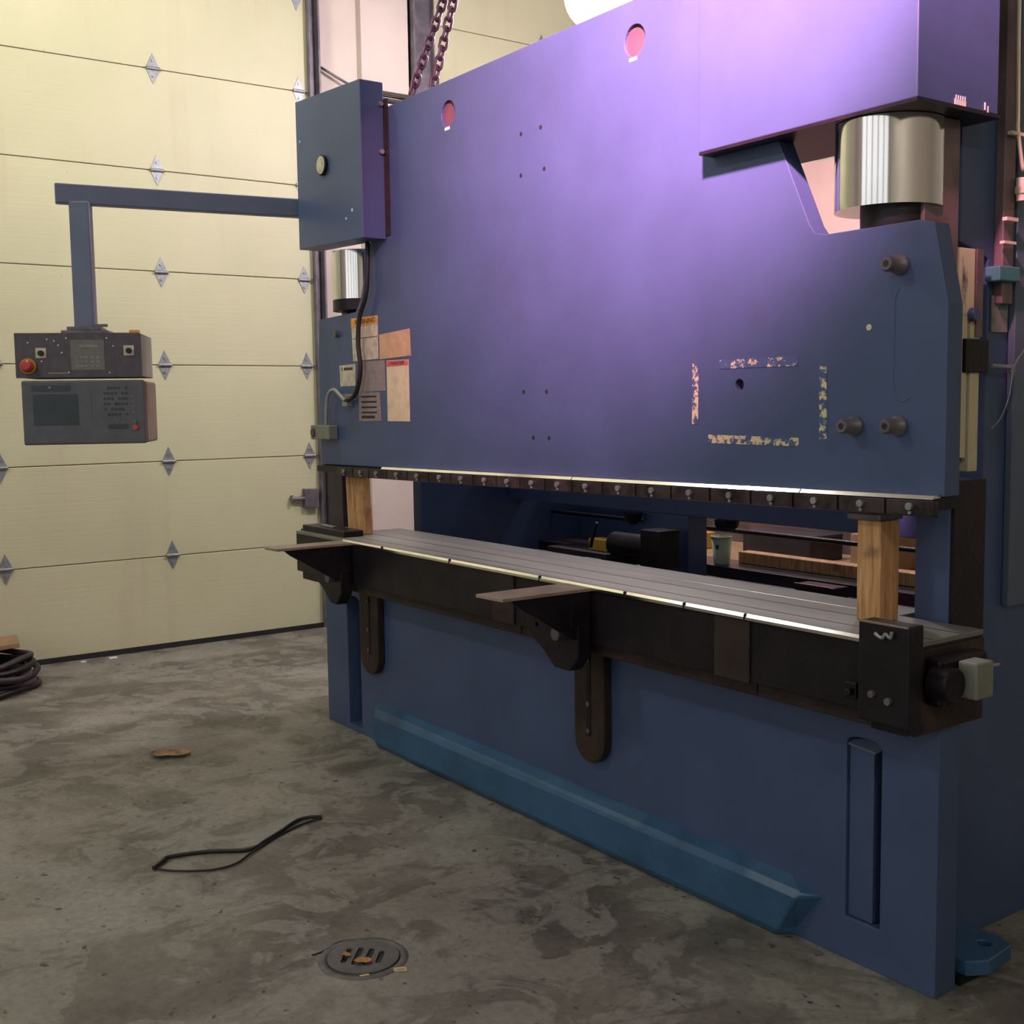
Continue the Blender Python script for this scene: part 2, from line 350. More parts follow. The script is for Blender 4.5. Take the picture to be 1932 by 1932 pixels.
# ------------------------------------------------------------ press brake
PB = thing('press_brake', 'large blue hydraulic press brake with tall ram and steel bed', 'press brake', (-1.8, .75, 0))
def ytoz(pts, x0, x1): return MB().prism([(x0, y, z) for y, z in pts], (x1-x0, 0, 0))
cprof = [(.095, 0), (1.52, 0), (1.52, 3.35), (.30, 3.35), (.30, 2.07), (.44, 2.03), (.44, 1.38), (.44, .99), (.44, .74), (.095, .74)]
sfR = obj('side_frame', ytoz(cprof, -.25, -.17), BLUE, PB, .003)
sfL = obj('side_frame', ytoz([(y, min(z, 2.88)) for y, z in cprof], -3.46, -3.38), BLUE, PB, .003)
for sx, (a, b_, c_) in ((1, (-.21, -.10, .175)), (-1, (-3.80, -3.64, .12))):
    obj('throat_column', MB().box(a, b_, c_, c_+.155, .76, 1.40), BLUE if sx > 0 else DARKW, PB, .003)
    if sx > 0: obj('greasy_side', MB().box(b_+.001, b_+.010, .18, .33, .76, 1.40), GREASE, PB)
# front bed plate with arched openings near the two ends and mounting slots
def arch(xa, xb, z0, z1):
    r = (xb-xa)/2; c = (xa+xb)/2; n = 10
    return [(xa, z0), (xb, z0), (xb, z1-r*.35)]+[(c+r*math.cos(math.pi*k/n), z1-r*.35+r*.35*math.sin(math.pi*k/n)) for k in range(1, n)]+[(xa, z1-r*.35)]
plate('bed_plate', [(-3.63, 0), (0, 0), (0, .76), (-3.63, .76)], [arch(-.302, -.182, .128, .672), arch(-3.395, -3.262, .03, .69)], 0, .094, BLUE, PB, .003)
obj('opening_liner', MB().box(-.3018, -.216, .012, .09, .13, .636), BLUE, PB, .003)
obj('opening_liner', MB().prism([(-.300, .004, .640), (-.206, .004, .632), (-.19, .06, .652), (-.245, .085, .668), (-.30, .06, .655)], (0, 0, .006)), BLUEG, PB, label='pale ledge in the arched opening')  # ledge in a paler tone than the liner
obj('bed_backer', MB().box(-3.37, -.26, .096, .14, .05, .755), BLUE, PB)
# kick rail along the foot of the bed
rp = [(.0, .205), (-.045, .185), (-.062, .150), (-.062, .03), (-.045, .0), (0, 0)]
mb = MB(); A = [mb.bm.verts.new((-3.02, y, z)) for y, z in rp]
xe = [-.50, -.43, -.44, -.50, -.53, -.54]
B = [mb.bm.verts.new((xe[i], y, z if i > 1 else z-.018)) for i, (y, z) in enumerate(rp)]
C2 = [mb.bm.verts.new((-.40+(.02 if 0 < i < 3 else -.08 if i > 2 else 0), 0, .16 if i < 3 else z)) for i, (y, z) in enumerate(rp)]
A0 = [mb.bm.verts.new((-3.12, -.002, z)) for y, z in rp]
for P_, Q_ in ((A0, A), (A, B), (B, C2)):
    for i in range(len(rp)-1): mb.bm.faces.new((P_[i], Q_[i], Q_[i+1], P_[i+1]))
bmesh.ops.remove_doubles(mb.bm, verts=mb.bm.verts[:], dist=.0005)
obj('kick_rail', mb, BLUE2, PB, .012, 3)
# bolster and its details
bol = obj('bolster', MB().prism([(-3.84, -.03, .80), (-3.63, -.03, .80), (-3.63, -.155, .80), (.02, -.155, .80), (.02, .158, .80), (-.24, .158, .80), (-.24, .29, .80), (-3.37, .29, .80), (-3.37, .158, .80), (-3.84, .158, .80)], (0, 0, .19)), GREASE, PB, .004)
obj('lower_rail', MB().box(-3.63, .015, -.125, -.002, .755, .845), RUST, PB, .004)
obj('bed_top', MB().box(-3.62, .02, -.16, .16, .99, 1.005).box(-3.36, -.25, .16, .295, .99, 1.005), STEEL, PB, .0025, 2)
obj('front_edge_strip', MB().prism([(-3.10, -.1600, 1.0062), (-3.10, -.1680, .9982), (-3.10, -.1680, .989), (-3.10, -.1605, .989)], (3.02, 0, 0)), BRIGHT, PB)
obj('tee_slot', MB().box(-3.60, .018, -.066, -.062, 1.0050, 1.0056).box(-3.60, .018, .060, .064, 1.0050, 1.0056), GREASE, PB)
for x in (-2.72, -2.16, -1.55, -1.08, -.80, -.545): obj('edge_notch', MB().box(x-.003, x+.003, -.1690, -.159, .985, 1.0068), GREASE, PB)
obj('lower_ledge', MB().box(-3.0, -.16, -.146, -.124, .845, .853), TRACK, PB, .002)
obj('slide_ledge', MB().box(-1.06, -.19, -.139, -.124, .812, .818), BRIGHT, PB)
for xa, xb in ((-.672, -.53), (-1.86, -1.72)):
    obj('mounting_plate', MB().box(xa, xb, -.163, -.155, .80, .985), RUST, PB, .002, label='brown rusty plate on the bolster front')
    obj('mounting_plate', MB().box(xa, xb, -.130, -.1255, .762, .838), RUST, PB, .002, label='brown rusty plate under the bolster')
obj('end_block', MB().box(-3.615, -3.16, -.125, -.02, .985, 1.035), GREASE, PB, .004)
obj('end_block_bar', MB().box(-3.48, -3.35, -.09, -.065, 1.035, 1.043), GALV, PB, .002)
obj('end_lug', MB().box(-3.84, -3.64, -.03, .12, .76, .81), GREASE, PB, .003)
obj('end_plate', MB().box(.021, .026, -.15, .155, .762, .985), RUST, PB, .002)
# right end clamp unit
ec = obj('end_clamp', MB().box(.026, .075, -.11, .10, .84, .965), GREASE, PB, .01)
obj('clamp_knob', MB().cyl((.05, -.10, .905), (.11, -.10, .905), .045, seg=24), GREASE, ec, .004)
obj('limit_switch', MB().box(.078, .135, -.045, .030, .862, .958), GREYBOX, ec, .006, label='grey box on the end clamp')
obj('switch_rod', MB().cyl((.10, .03, .932), (.10, .105, .930), .005, seg=10), GALV, ec)
# front sheet-support arms
def arm(x0, x1, bar=True):
    mb = MB().prism([(x0, -.545, .987), (x1, -.535, .987), (x1+.008, -.1, .987), (x0+.008, -.1, .987)], (0, 0, .012))
    o = obj('support_arm', mb, ARMST, PB, .0015, label='flat steel bar')
    obj('arm_rib', MB().prism([(x1-.016, -.50, .987), (x1-.016, -.163, .987), (x1-.016, -.163, .80), (x1-.016, -.25, .83), (x1-.016, -.47, .962)], (.012, 0, 0)).box(x0+.02, x1-.002, -.25, -.169, .86, .987), GREASE, o, .002)
    obj('arm_bracket', MB().prism([(x0-.15, -.225, .875), (x1+.0, -.225, .875), (x1+.0, -.225, .76), (x1-.05, -.225, .705), (x0+.01, -.225, .705), (x0-.06, -.225, .76), (x0-.15, -.225, .81)], (0, .06, 0)), GREASE, o, .006)
    obj('arm_knob', MB().cyl(((x0+x1)/2-.01, -.262, .835), ((x0+x1)/2-.01, -.19, .835), .024, seg=18), TRACK, o, .003)
    obj('arm_bolt', MB().cyl((x0-.09, -.225, .845), (x0-.09, -.19, .845), .012, seg=6), GALV, o, .002)
for x0, x1 in ((-3.13, -3.012), (-1.40, -1.257)): arm(x0, x1)
def slide(xa, xb, ztop, zbot):
    r = (xb-xa)/2; c = (xa+xb)/2; n = 10
    pts = [(xa, -.002, ztop), (xa, -.002, zbot+r)]+[(c-r*math.cos(math.pi*k/n), -.002, zbot+r-r*math.sin(math.pi*k/n)) for k in range(1, n)]+[(xb, -.002, zbot+r), (xb, -.002, ztop)]
    o = obj('height_slide', MB().prism(pts, (0, -.036, 0)), RUST, PB, .005)
    obj('slide_groove', MB().box(c-.012, c+.012, -.0405, -.038, zbot+.10, ztop-.05), GREASE, o)
    for z in (ztop-.10, zbot+.22, zbot+.12): obj('slide_bolt', MB().cyl((c, -.045, z), (c, -.038, z), .010, seg=6), TRACK, o)
slide(-1.515, -1.345, .80, .315); slide(-3.19, -3.01, .80, .34)
# right bracket standing in front of the bolster
br = obj('stop_bracket', MB().box(-.092, .062, -.225, -.165, .80, 1.062).box(-.07, .04, -.20, -.125, .775, .80), GREASE, PB, .004)
obj('bracket_top_edge', MB().box(-.09, .058, -.2255, -.222, 1.058, 1.0635), BRIGHT, br)
for x, z in ((-.045, .875), (.005, .865)): obj('bracket_bolt', MB().cyl((x, -.236, z), (x, -.224, z), .010, seg=6), TRACK, br)
obj('slide_clamp', MB().box(-.185, -.145, -.165, -.12, .83, .875).cyl((-.16, -.185, .85), (-.16, -.12, .85), .011, seg=10), GREASE, PB, .004)
obj('wing_nut', MB().tube([(-.035, -.232, 1.035), (-.012, -.236, 1.027), (.0, -.236, 1.04)], .005, 8).tube([(.0, -.236, 1.04), (.014, -.236, 1.03), (.018, -.236, 1.046)], .0045, 8), GALV, br)

# ram -------------------------------------------------------------
def zb(x): return 1.337+.0096*(x+3.63)
ram_out = [(-3.63, zb(-3.63)), (0, zb(0)), (0, 1.872), (-.045, 2.085), (-.09, 2.096), (-.40, 2.096), (-.436, 2.104), (-.456, 2.13), (-.575, 2.39), (-.62, 2.95), (-.66, 2.966), (-2.86, 2.966), (-3.06, 2.93), (-3.055, 2.40), (-3.165, 2.14), (-3.19, 2.105), (-3.22, 2.08), (-3.60, 2.07), (-3.63, 1.9)]
RAM = plate('ram', ram_out, [circ(-2.366, 2.833, .052), circ(-1.206, 2.833, .052), circ(-.727, 1.679, .018, 16)], 0, .065, BLUE, PB, .002)
for x in (-2.366, -1.206):
    obj('hole_lining', MB().cyl((x, .012, 2.833), (x, .064, 2.833), .0525, seg=24), HOLE, RAM, label='dull red disc inside the lifting hole')
    obj('chipped_paint', MB().box(x-.026, x+.012, -.001, .004, 2.767, 2.779), PALE, RAM, label='pale chip below the hole')
obj('hole_lining', MB().cyl((-.727, .03, 1.679), (-.727, .04, 1.679), .02, seg=16), HOLE, RAM)
for x, z in ((-1.854, 2.652), (-1.73, 2.653), (-1.858, 2.498), (-1.711, 2.499), (-1.859, 1.677), (-1.713, 1.675), (-1.80, 1.50), (-1.70, 1.50)):
    obj('tapped_hole', MB().cyl((x, -.0012, z), (x, .004, z), .008, seg=12), BLACK, RAM)
# clamp row under the ram: an upper bright ledge and one clamp per bolt
mb = MB()
for (xa, xb) in ((-2.95, -1.53), (-1.525, -.46), (-.455, -.012)):
    mb.hexa([(xa, -.034, zb(xa)-.006), (xb, -.034, zb(xb)-.006), (xb, -.026, zb(xb)+.004), (xa, -.026, zb(xa)+.004), (xa, 0, zb(xa)-.006), (xb, 0, zb(xb)-.006), (xb, 0, zb(xb)+.008), (xa, 0, zb(xa)+.008)])
obj('holder_ledge', mb, BRIGHT, RAM)
obj('holder_body', MB().hexa([(-3.62, -.03, zb(-3.62)-.035), (-.01, -.03, zb(0)-.035), (-.01, -.03, zb(0)-.004), (-3.62, -.03, zb(-3.62)-.004), (-3.62, .06, zb(-3.62)-.035), (-.01, .06, zb(0)-.035), (-.01, .06, zb(0)-.002), (-3.62, .06, zb(-3.62)-.002)]), GREASE, RAM)
bx = [-3.31, -3.141, -2.985, -2.797, -2.615, -2.429, -2.259, -2.086, -1.926, -1.765, -1.602, -1.438, -1.257, -1.086, -.907, -.73, -.561, -.397, -.236, -.078]
for i, x in enumerate(bx):
    xa = (bx[i-1]+x)/2+.004 if i else x-.085; xb = (bx[i+1]+x)/2-.004 if i < len(bx)-1 else x+.07
    c = obj('punch_clamp', MB().hexa([(xa, -.036, zb(xa)-.050), (xb, -.036, zb(xb)-.050), (xb, -.036, zb(xb)-.009), (xa, -.036, zb(xa)-.009), (xa, -.012, zb(xa)-.054), (xb, -.012, zb(xb)-.054), (xb, -.012, zb(xb)-.009), (xa, -.012, zb(xa)-.009)]), CLAMP, RAM, .002)
    obj('clamp_bolt', MB().cyl((x, -.046, zb(x)-.026), (x, -.036, zb(x)-.026), .0105, seg=16).cyl((x+.002, -.044, zb(x)-.043), (x+.002, -.036, zb(x)-.043), .005, seg=8), GALV, c, .001)
# pegs and marks on the ram
for x, z in ((-.285, 1.556), (-.142, 1.557), (-.145, 1.985)):
    o = obj('peg', MB().lathe((x, 0, z), (x, -.065, z), [(0, .027), (.2, .027), (.22, .021), (.9, .021), (1, .017)], 20), TRACK, RAM)
    obj('peg_bore', MB().cyl((x, -.0655, z), (x, -.0645, z), .009, seg=14), BLACK, o)
obj('weld_bead', MB().tube([(-.150, -.0, 1.925), (-.160, -.0, 1.90), (-.163, 0, 1.87), (-.163, -.0, 1.80), (-.163, -.0, 1.70), (-.161, -.0, 1.65), (-.150, -.0, 1.63), (-.132, -.0, 1.622), (-.112, -.0, 1.632)], .0018, 8), BLUE, RAM)
obj('paint_chip', MB().cyl((-.245, -.0015, 1.826), (-.245, .002, 1.826), .009, seg=9), CREAMK, RAM)
for pts, mt in (([(-.81, 1.731), (-.494, 1.73), (-.494, 1.758), (-.81, 1.758)], TAPE2), ([(-.933, 1.557), (-.906, 1.557), (-.904, 1.744), (-.93, 1.752)], TAPE), ([(-.413, 1.517), (-.386, 1.518), (-.389, 1.723), (-.414, 1.727)], TAPE), ([(-.859, 1.497), (-.489, 1.494), (-.489, 1.519), (-.859, 1.524)], TAPE)):
    obj('tape_remnant', MB().prism([(x, -.0015, z) for x, z in pts], (0, .003, 0)), mt, RAM, label='flaking cream tape strip')
def label(pts, mt, lb, name='sticker', d=.002):
    return obj(name, MB().prism([(x, -d, z) for x, z in pts], (0, d+.001, 0)), mt, RAM, label=lb)
s1 = label([(-3.253, 1.846), (-3.004, 1.850), (-3.004, 2.050), (-3.263, 2.052)], PAPER, 'white notice with orange header')
obj('sticker_header', MB().prism([(-3.262, -.003, 2.008), (-3.004, -.003, 2.012), (-3.004, -.003, 2.050), (-3.263, -.003, 2.052)], (0, .001, 0)), ORL, s1)
text('WARNING', .034, (-3.125, -.0036, 2.030), (1, 0, 0), (0, 0, 1), INK, s1, width=.20)
obj('printed_lines', MB().box(-3.253, -3.006, -.0026, -.002, 1.952, 1.955).box(-3.14, -3.137, -.0026, -.002, 1.86, 1.95), INK, s1)
label([(-2.99, 1.846), (-2.708, 1.852), (-2.714, 1.972), (-2.99, 1.960)], TAN, 'tan stained blank card')
s2 = label([(-2.928, 1.559), (-2.728, 1.559), (-2.729, 1.836), (-2.928, 1.838)], PAPERC, 'tall cream notice with red header')
obj('sticker_header', MB().prism([(-2.927, -.003, 1.810), (-2.73, -.003, 1.812), (-2.73, -.003, 1.834), (-2.927, -.003, 1.836)], (0, .001, 0)), REDL, s2)
text('DANGER', .022, (-2.83, -.0036, 1.823), (1, 0, 0), (0, 0, 1), INK, s2, width=.13)
s3 = label([(-3.393, 1.729), (-3.238, 1.729), (-3.232, 1.835), (-3.398, 1.831)], PAPER, 'small white notice')
obj('printed_lines', MB().box(-3.375, -3.366, -.0026, -.002, 1.803, 1.820).box(-3.352, -3.26, -.0026, -.002, 1.806, 1.819), INK, s3)
label([(-3.202, 1.697), (-2.943, 1.701), (-2.946, 1.841), (-3.194, 1.843)], GREYL, 'grey metal data plate')
s4 = label([(-3.209, 1.557), (-2.99, 1.561), (-2.998, 1.694), (-3.202, 1.697)], GREYL, 'grey label with faded text lines')
mb = MB()
for z in (1.675, 1.65, 1.625, 1.60): mb.box(-3.18, -3.03, -.0026, -.002, z-.004, z+.004)
mb.box(-3.18, -3.05, -.0026, -.002, 1.572, 1.585); obj('printed_lines', mb, RUST, s4)
s5 = label([(-3.38, 1.66), (-3.24, 1.66), (-3.24, 1.69), (-3.38, 1.692)], GREYL, 'small silvery tag')
# cable and hose on the ram, switch at its left end
obj('ram_cable', MB().tube([(-3.045, -.02, 2.40), (-3.05, -.03, 2.17), (-3.126, -.03, 2.045), (-3.144, -.03, 1.922), (-3.129, -.03, 1.80), (-3.185, -.03, 1.69), (-3.289, -.03, 1.655)], .0115, 10), BLACK, RAM, label='black cable')
obj('ram_hose', MB().tube([(-3.289, -.03, 1.655), (-3.354, -.03, 1.69), (-3.40, -.03, 1.712), (-3.45, -.03, 1.705), (-3.485, -.03, 1.67), (-3.50, -.03, 1.60), (-3.507, -.03, 1.53)], .009, 10), HOSE, RAM, label='grey hose')
obj('cable_clip', MB().box(-3.31, -3.265, -.04, 0, 1.63, 1.655), GALV, RAM, .003)
sw = obj('limit_switch', MB().box(-3.635, -3.43, -.055, -.002, 1.466, 1.538), GREYBOX, RAM, .006, label='grey switch box')
obj('switch_button', MB().cyl((-3.60, -.062, 1.50), (-3.60, -.054, 1.50), .022, seg=16), HOLE, sw)
obj('corner_bolt', MB().cyl((-3.41, -.02, 1.988), (-3.41, 0, 1.988), .018, seg=12), TRACK, RAM)
# housings over the cylinders
def housing(x0, x1, yf, zb0, zb1, zt0, zt1, yb, lab):
    h = obj('cylinder_housing', MB().hexa([(x0, yf, zb0), (x1, yf, zb1), (x1, yf, zt1), (x0, yf, zt0), (x0, yb, zb0), (x1, yb, zb1), (x1, yb, zt1), (x0, yb, zt0)]), BLUE, PB, .003, label=lab)
    return h
HR = housing(-.845, -.062, -.058, 2.395, 2.395, 3.42, 3.42, .30, 'wide blue housing over the right cylinder')
obj('bottom_plate', MB().box(-.842, -.060, -.060, .31, 2.386, 2.395), GREASE, HR)
mb = MB().box(-.0615, -.060, .10, .15, 2.397, 2.412)
for k in range(5): mb.box(-.0615, -.060, .105+.01*k, .108+.01*k, 2.41, 2.422)
mb.box(-.0615, -.060, .235, .24, 2.40, 2.42).box(-.0615, -.060, .25, .253, 2.395, 2.412); obj('white_paint_mark', mb, PALE, HR)
HL = housing(-3.562, -2.902, -.12, 2.405, 2.385, 3.115, 3.078, -.001, 'blue box housing over the left cylinder')
g = obj('pressure_gauge', MB().cyl((-3.275, -.135, 2.765), (-3.275, -.12, 2.765), .048, seg=28), GREASE, HL, .003)
obj('gauge_dial', MB().cyl((-3.275, -.1365, 2.765), (-3.275, -.135, 2.765), .041, seg=28), PAPER, g)
obj('paint_chip', MB().cyl((-3.52, -.1213, 2.92), (-3.52, -.118, 2.92), .006, seg=8).cyl((-3.0, -.1213, 2.52), (-3.0, -.118, 2.52), .008, seg=8).cyl((-3.06, -.1213, 2.49), (-3.06, -.118, 2.49), .006, seg=8), PALE, HL)
for z in (2.98, 2.77): obj('housing_bolt', MB().cyl((-2.90, -.02, z), (-2.885, -.02, z), .011, seg=10), GALV, HL)
obj('housing_flange', MB().box(-2.90, -2.86, -.006, -.001, 2.40, 3.0), RUST, HL)
for cx, cy, fr in ((-.262, .10, .10), (-3.36, .115, .145)):
    c = obj('cylinder', MB().lathe((cx, cy, 2.150), (cx, cy, 2.384), [(0, .147), (1, .147)], 64), CHROME, PB, label='bright chrome cylinder')
    obj('cylinder_foot', MB().cyl((cx+(.03 if fr < .12 else 0), cy, 2.097), (cx+(.03 if fr < .12 else 0), cy, 2.150), fr, seg=40), GREASE, c)
obj('end_guide', MB().box(-.19, -.125, .07, .225, 1.55, 2.385), GIBD, PB, .003)
obj('end_guide', MB().box(-3.50, -3.44, .07, .20, 1.55, 2.385), GIBD, PB, .003)
# guide rails and small hardware on the right frame
gr = obj('guide_rail', MB().box(-.24, -.13, .225, .315, 1.86, 2.045).box(-.24, -.13, .255, .285, 1.46, 1.86).box(-.24, -.13, .30, .345, 1.42, 1.86), GIB, PB, .002, label='cream guide rail streaked with grease')
obj('rail_edge', MB().box(-.235, -.125, .318, .348, 1.80, 2.045), GIBD, gr)
obj('rail_channel', MB().box(-.235, -.14, .285, .300, 1.45, 1.85), GREYBOX, gr)
obj('guide_block', MB().box(-.25, -.12, .262, .378, 1.700, 1.795), GREASE, PB, .004)
obj('blue_knob', MB().cyl((-.13, .30, 1.862), (-.11, .30, 1.862), .02, seg=14), BLUE, PB, .003)
obj('frame_post', MB().box(-.17, -.14, .465, .52, 1.90, 3.34), GIBD, PB, .003)
obj('side_panel', MB().box(-.168, -.145, .545, 1.50, 1.0, 3.34), GREYB, PB, .003, label='grey-blue guard panel')
obj('teal_plate', MB().box(-.168, -.12, .42, .525, 1.962, 2.005), TEAL, PB, .004)
dp = obj('data_label', MB().box(-.1675, -.163, .455, .535, 1.82, 1.925), GREYL, PB)
obj('label_triangle', MB().prism([(-.163, .485, 1.885), (-.163, .53, 1.885), (-.163, .508, 1.935)], (.001, 0, 0)), TEAL, dp)
obj('panel_handle', MB().cyl((-.13, .404, 1.72), (-.13, .515, 1.716), .007, seg=10).cyl((-.13, .505, 1.725), (-.13, .51, 1.70), .009, seg=10), GALV, PB)
obj('thin_wire', MB().tube([(-.128, .41, 1.54), (-.125, .45, 1.57), (-.125, .488, 1.629), (-.125, .506, 1.70), (-.125, .53, 1.74), (-.12, .60, 1.80)], .0022, 6), GALV, PB)
obj('conduit', MB().tube([(-.125, .492, 3.30), (-.125, .492, 2.75), (-.125, .500, 2.45), (-.125, .503, 2.386), (-.125, .532, 2.28)], .006, 8).box(-.135, -.12, .465, .528, 2.376, 2.386).box(-.135, -.12, .45, .508, 2.134, 2.144).box(-.135, -.12, .44, .50, 2.068, 2.076), CREAMK, PB)
obj('cable_gland', MB().cyl((-.125, .527, 2.195), (-.125, .524, 2.26), .014, seg=14).cyl((-.125, .526, 2.215), (-.125, .526, 2.235), .018, seg=14), CREAMK, PB)
# anchor foot
ft = plate('anchor_foot', [(-.17, .145), (.0, .145), (.035, .20), (.02, .335), (-.03, .36), (-.17, .36)], [circ(-.035, .285, .02, 16)], .02, .045, BLUE2, PB, .004, to3=lambda a, b, d: (a, b, d))
plate('anchor_foot', [(-3.46, .145), (-3.62, .145), (-3.66, .20), (-3.65, .335), (-3.60, .36), (-3.46, .36)], [circ(-3.59, .285, .02, 16)], .02, .045, BLUE2, PB, .004, to3=lambda a, b, d: (a, b, d))
obj('foot_wedge', MB().box(-.17, -.001, .12, .30, 0, .022), GREASE, PB)
obj('left_side_box', MB().prism([(-3.99, .35, 0), (-3.99, .35, .62), (-3.93, .35, .72), (-3.80, .35, .86), (-3.47, .35, .86), (-3.47, .35, 0)], (0, .25, 0)), BLUE, PB, .004)
# rear: beams, post, gauge
obj('rear_beam', MB().box(-3.38, -.25, 1.0, 1.10, 1.115, 1.52), BLUE, PB, .004)
obj('rear_post', MB().box(-2.285, -1.985, 1.0, 1.12, 0, 1.115), BLUE, PB, .004)
obj('rear_post', MB().box(-3.38, -2.78, 1.50, 1.56, 0, 1.6), BLUE, PB, .004)
obj('beam_knob', MB().lathe((-1.755, 1.01, 1.115), (-1.755, 1.01, 1.065), [(0, .055), (.6, .05), (.9, .032), (1, .02)], 20), GREASE, PB)
obj('beam_knob', MB().lathe((-2.30, .95, 1.115), (-2.30, .95, 1.06), [(0, .045), (.6, .04), (1, .02)], 20), GREASE, PB)
obj('gauge_rod', MB().cyl((-3.38, 1.3, 1.027), (-.25, 1.3, 1.027), .011, seg=12), GREASE, PB)
obj('gauge_beam', MB().box(-3.38, -.25, 1.20, 1.42, .70, .870), GREASE, PB, .004)
obj('gauge_ledge', MB().box(-3.38, -.25, 1.13, 1.20, .790, .820), TRACK, PB, .003)
obj('gauge_motor', MB().cyl((-2.26, .80, .985), (-2.02, .80, .985), .055, seg=24).box(-2.03, -1.90, .75, .87, .90, 1.07), GREASE, PB, .004)
gf = obj('gauge_finger', MB().box(-1.02, -.84, .60, .68, .86, .965), GREASE, PB, .004)
obj('finger_bolt', MB().cyl((-.92, .59, .925), (-.92, .60, .925), .012, seg=6), GALV, gf)
obj('finger_edge', MB().box(-1.02, -.86, .598, .602, .962, .967), BRIGHT, gf)
obj('finger_lever', MB().tube([(-2.17, .62, 1.10), (-2.20, .62, 1.03), (-2.215, .62, .985)], .008, 8), GREASE, PB)
obj('lower_tie', MB().box(-3.38, -.25, .45, .50, .50, .90), GREASE, PB, .004)
# pipes on top of the left end
obj('hydraulic_pipe', MB().cyl((-3.05, -.001, 3.072), (-3.05, .34, 3.072), .014, seg=14), BRIGHT, PB)
obj('hydraulic_pipe', MB().cyl((-3.02, .0, 3.035), (-3.02, .26, 3.035), .012, seg=14), BRIGHT, PB)
obj('top_lug', MB().box(-3.16, -2.95, .22, .42, 2.90, 3.06), GREASE, PB, .01)

# ------------------------------------------------------------ control pendant
CP = thing('control_pendant', 'dark operator control pendant hanging from a blue swing arm', 'control panel', (-3.8, -1.15, 2.60))
obj('swing_arm', MB().hexa([(-3.855, -1.20, 2.575), (-3.795, -1.215, 2.575), (-3.795, -1.215, 2.664), (-3.855, -1.20, 2.664), (-3.625, .20, 2.575), (-3.566, .20, 2.575), (-3.566, .20, 2.664), (-3.625, .20, 2.664)]), BLUEG, CP, .006)
ey = Vector((-.8977, .4405, 0)).normalized(); ex = Vector((.4405, .8977, 0)).normalized(); UP = Vector((0, 0, 1)); S = 5.37/2200
P0 = Vector((-3.745, -1.153, 1.907))
def L(u, v, d=0): return P0+ex*((u-150)*S)+UP*((660-v)*S)+ey*d+UP*(-(u-150)*S*.0143)*0
def lbox(u0, u1, v0, v1, d0, d1, mb=None):
    q = [L(u0, v1, d0), L(u1, v1, d0), L(u1, v0, d0), L(u0, v0, d0), L(u0, v1, d1), L(u1, v1, d1), L(u1, v0, d1), L(u0, v0, d1)]
    return (mb or MB()).hexa(q)
def ldisc(u, v, r, d0, d1, seg=24, r1=None): return MB().cyl(L(u, v, d0), L(u, v, d1), r, r1, seg)
obj('drop_tube', lbox(140, 177, 382, 619, .03, .12), BLUEG, CP, .008)
obj('tube_flange', lbox(118, 203, 623, 629, .0, .17, lbox(128, 190, 616, 623, .01, .15)), TRACK, CP, .003)
obj('flange_lever', lbox(172, 200, 611, 616, .03, .05), TRACK, CP)
ub = obj('upper_control_box', lbox(35, 262, 629, 711, .012, .36), GREYBOX, CP, .004)
obj('face_plate', lbox(34, 260, 628, 712, 0, .012), PANEL, ub, .002)
kp = obj('keypad', lbox(134, 195, 641, 698, -.002, .001), SCREEN, ub)
mb = lbox(150, 184, 650, 656, -.0035, -.002)
for v in (672, 680, 688):
    for u in (142, 150, 158, 170, 180): lbox(u, u+6, v, v+4, -.0035, -.002, mb)
obj('keypad_mark', mb, GREYL, kp)
for u, v in ((81, 666), (240, 662)):
    sp = obj('switch_plate', lbox(u-10, u+9, v-10, v+9, -.003, .001), CREAMK, ub, .001)
    obj('switch_knob', ldisc(u, v, .013, -.02, -.003), BLACK, sp, .002)
es = obj('emergency_stop', ldisc(57, 690, .036, -.010, 0), YEL, ub, label='yellow ring round the red stop button')
obj('stop_button', MB().lathe(L(57, 690, -.01), L(57, 690, -.05), [(0, .018), (.3, .018), (.4, .029), (.8, .028), (1, .016)], 24), RED, es, label='red mushroom button')
mb = MB()
for u, v in ((127, 638), (129, 702), (200, 638), (203, 703), (105, 643), (112, 651), (92, 640), (118, 665), (81, 681), (58, 646), (211, 653)): mb.cyl(L(u, v, -.0025), L(u, v, .001), .0035, seg=8)
obj('screw', mb, WHITEP, ub)
obj('name_strip', lbox(92, 128, 702, 704.5, -.0015, .001), GREYL, ub)
obj('beacon', lbox(240, 258, 622, 629, .02, .07), ORANGE, ub, .004)
lb_ = obj('lower_control_box', lbox(44, 267, 719, 837, .02, .36), BROWNBOX, CP, .012, 3)
obj('face_plate', lbox(42, 265, 717, 838, 0, .02), PANEL2, lb_, .008)
obj('display', lbox(62, 143, 743, 801, -.002, .001), SCREENB, lb_)
obj('display_header', lbox(60, 130, 726, 737, -.002, .001), SCREENB, lb_)
obj('centre_seam', lbox(165, 167, 745, 792, -.002, .001), GREYB, lb_)
mb = MB()
for i in range(7):
    for j in range(6):
        if (i+j) % 5: lbox(190+i*6.5, 194+i*6.5, 730+j*10, 734+j*10, -.0025, .001, mb)
lbox(196, 232, 801, 809, -.0025, .001, mb)
obj('keypad', mb, SCREENB, lb_)
obj('button', ldisc(245, 797, .0095, -.008, 0, 16), GREEN, lb_, label='green button')
obj('button', ldisc(245.5, 807, .0125, -.008, 0, 16), RED, lb_, label='red button')
mb = MB()
for v in (748, 758, 767, 777): mb.cyl(L(243, v, -.0025), L(243, v, .001), .004, seg=8)
for u in (214, 224): mb.cyl(L(u, 797, -.0025), L(u, 797, .001), .004, seg=8)
mb.cyl(L(93, 730, -.0025), L(93, 730, .001), .006, seg=10); obj('indicator', mb, GREYL, lb_)

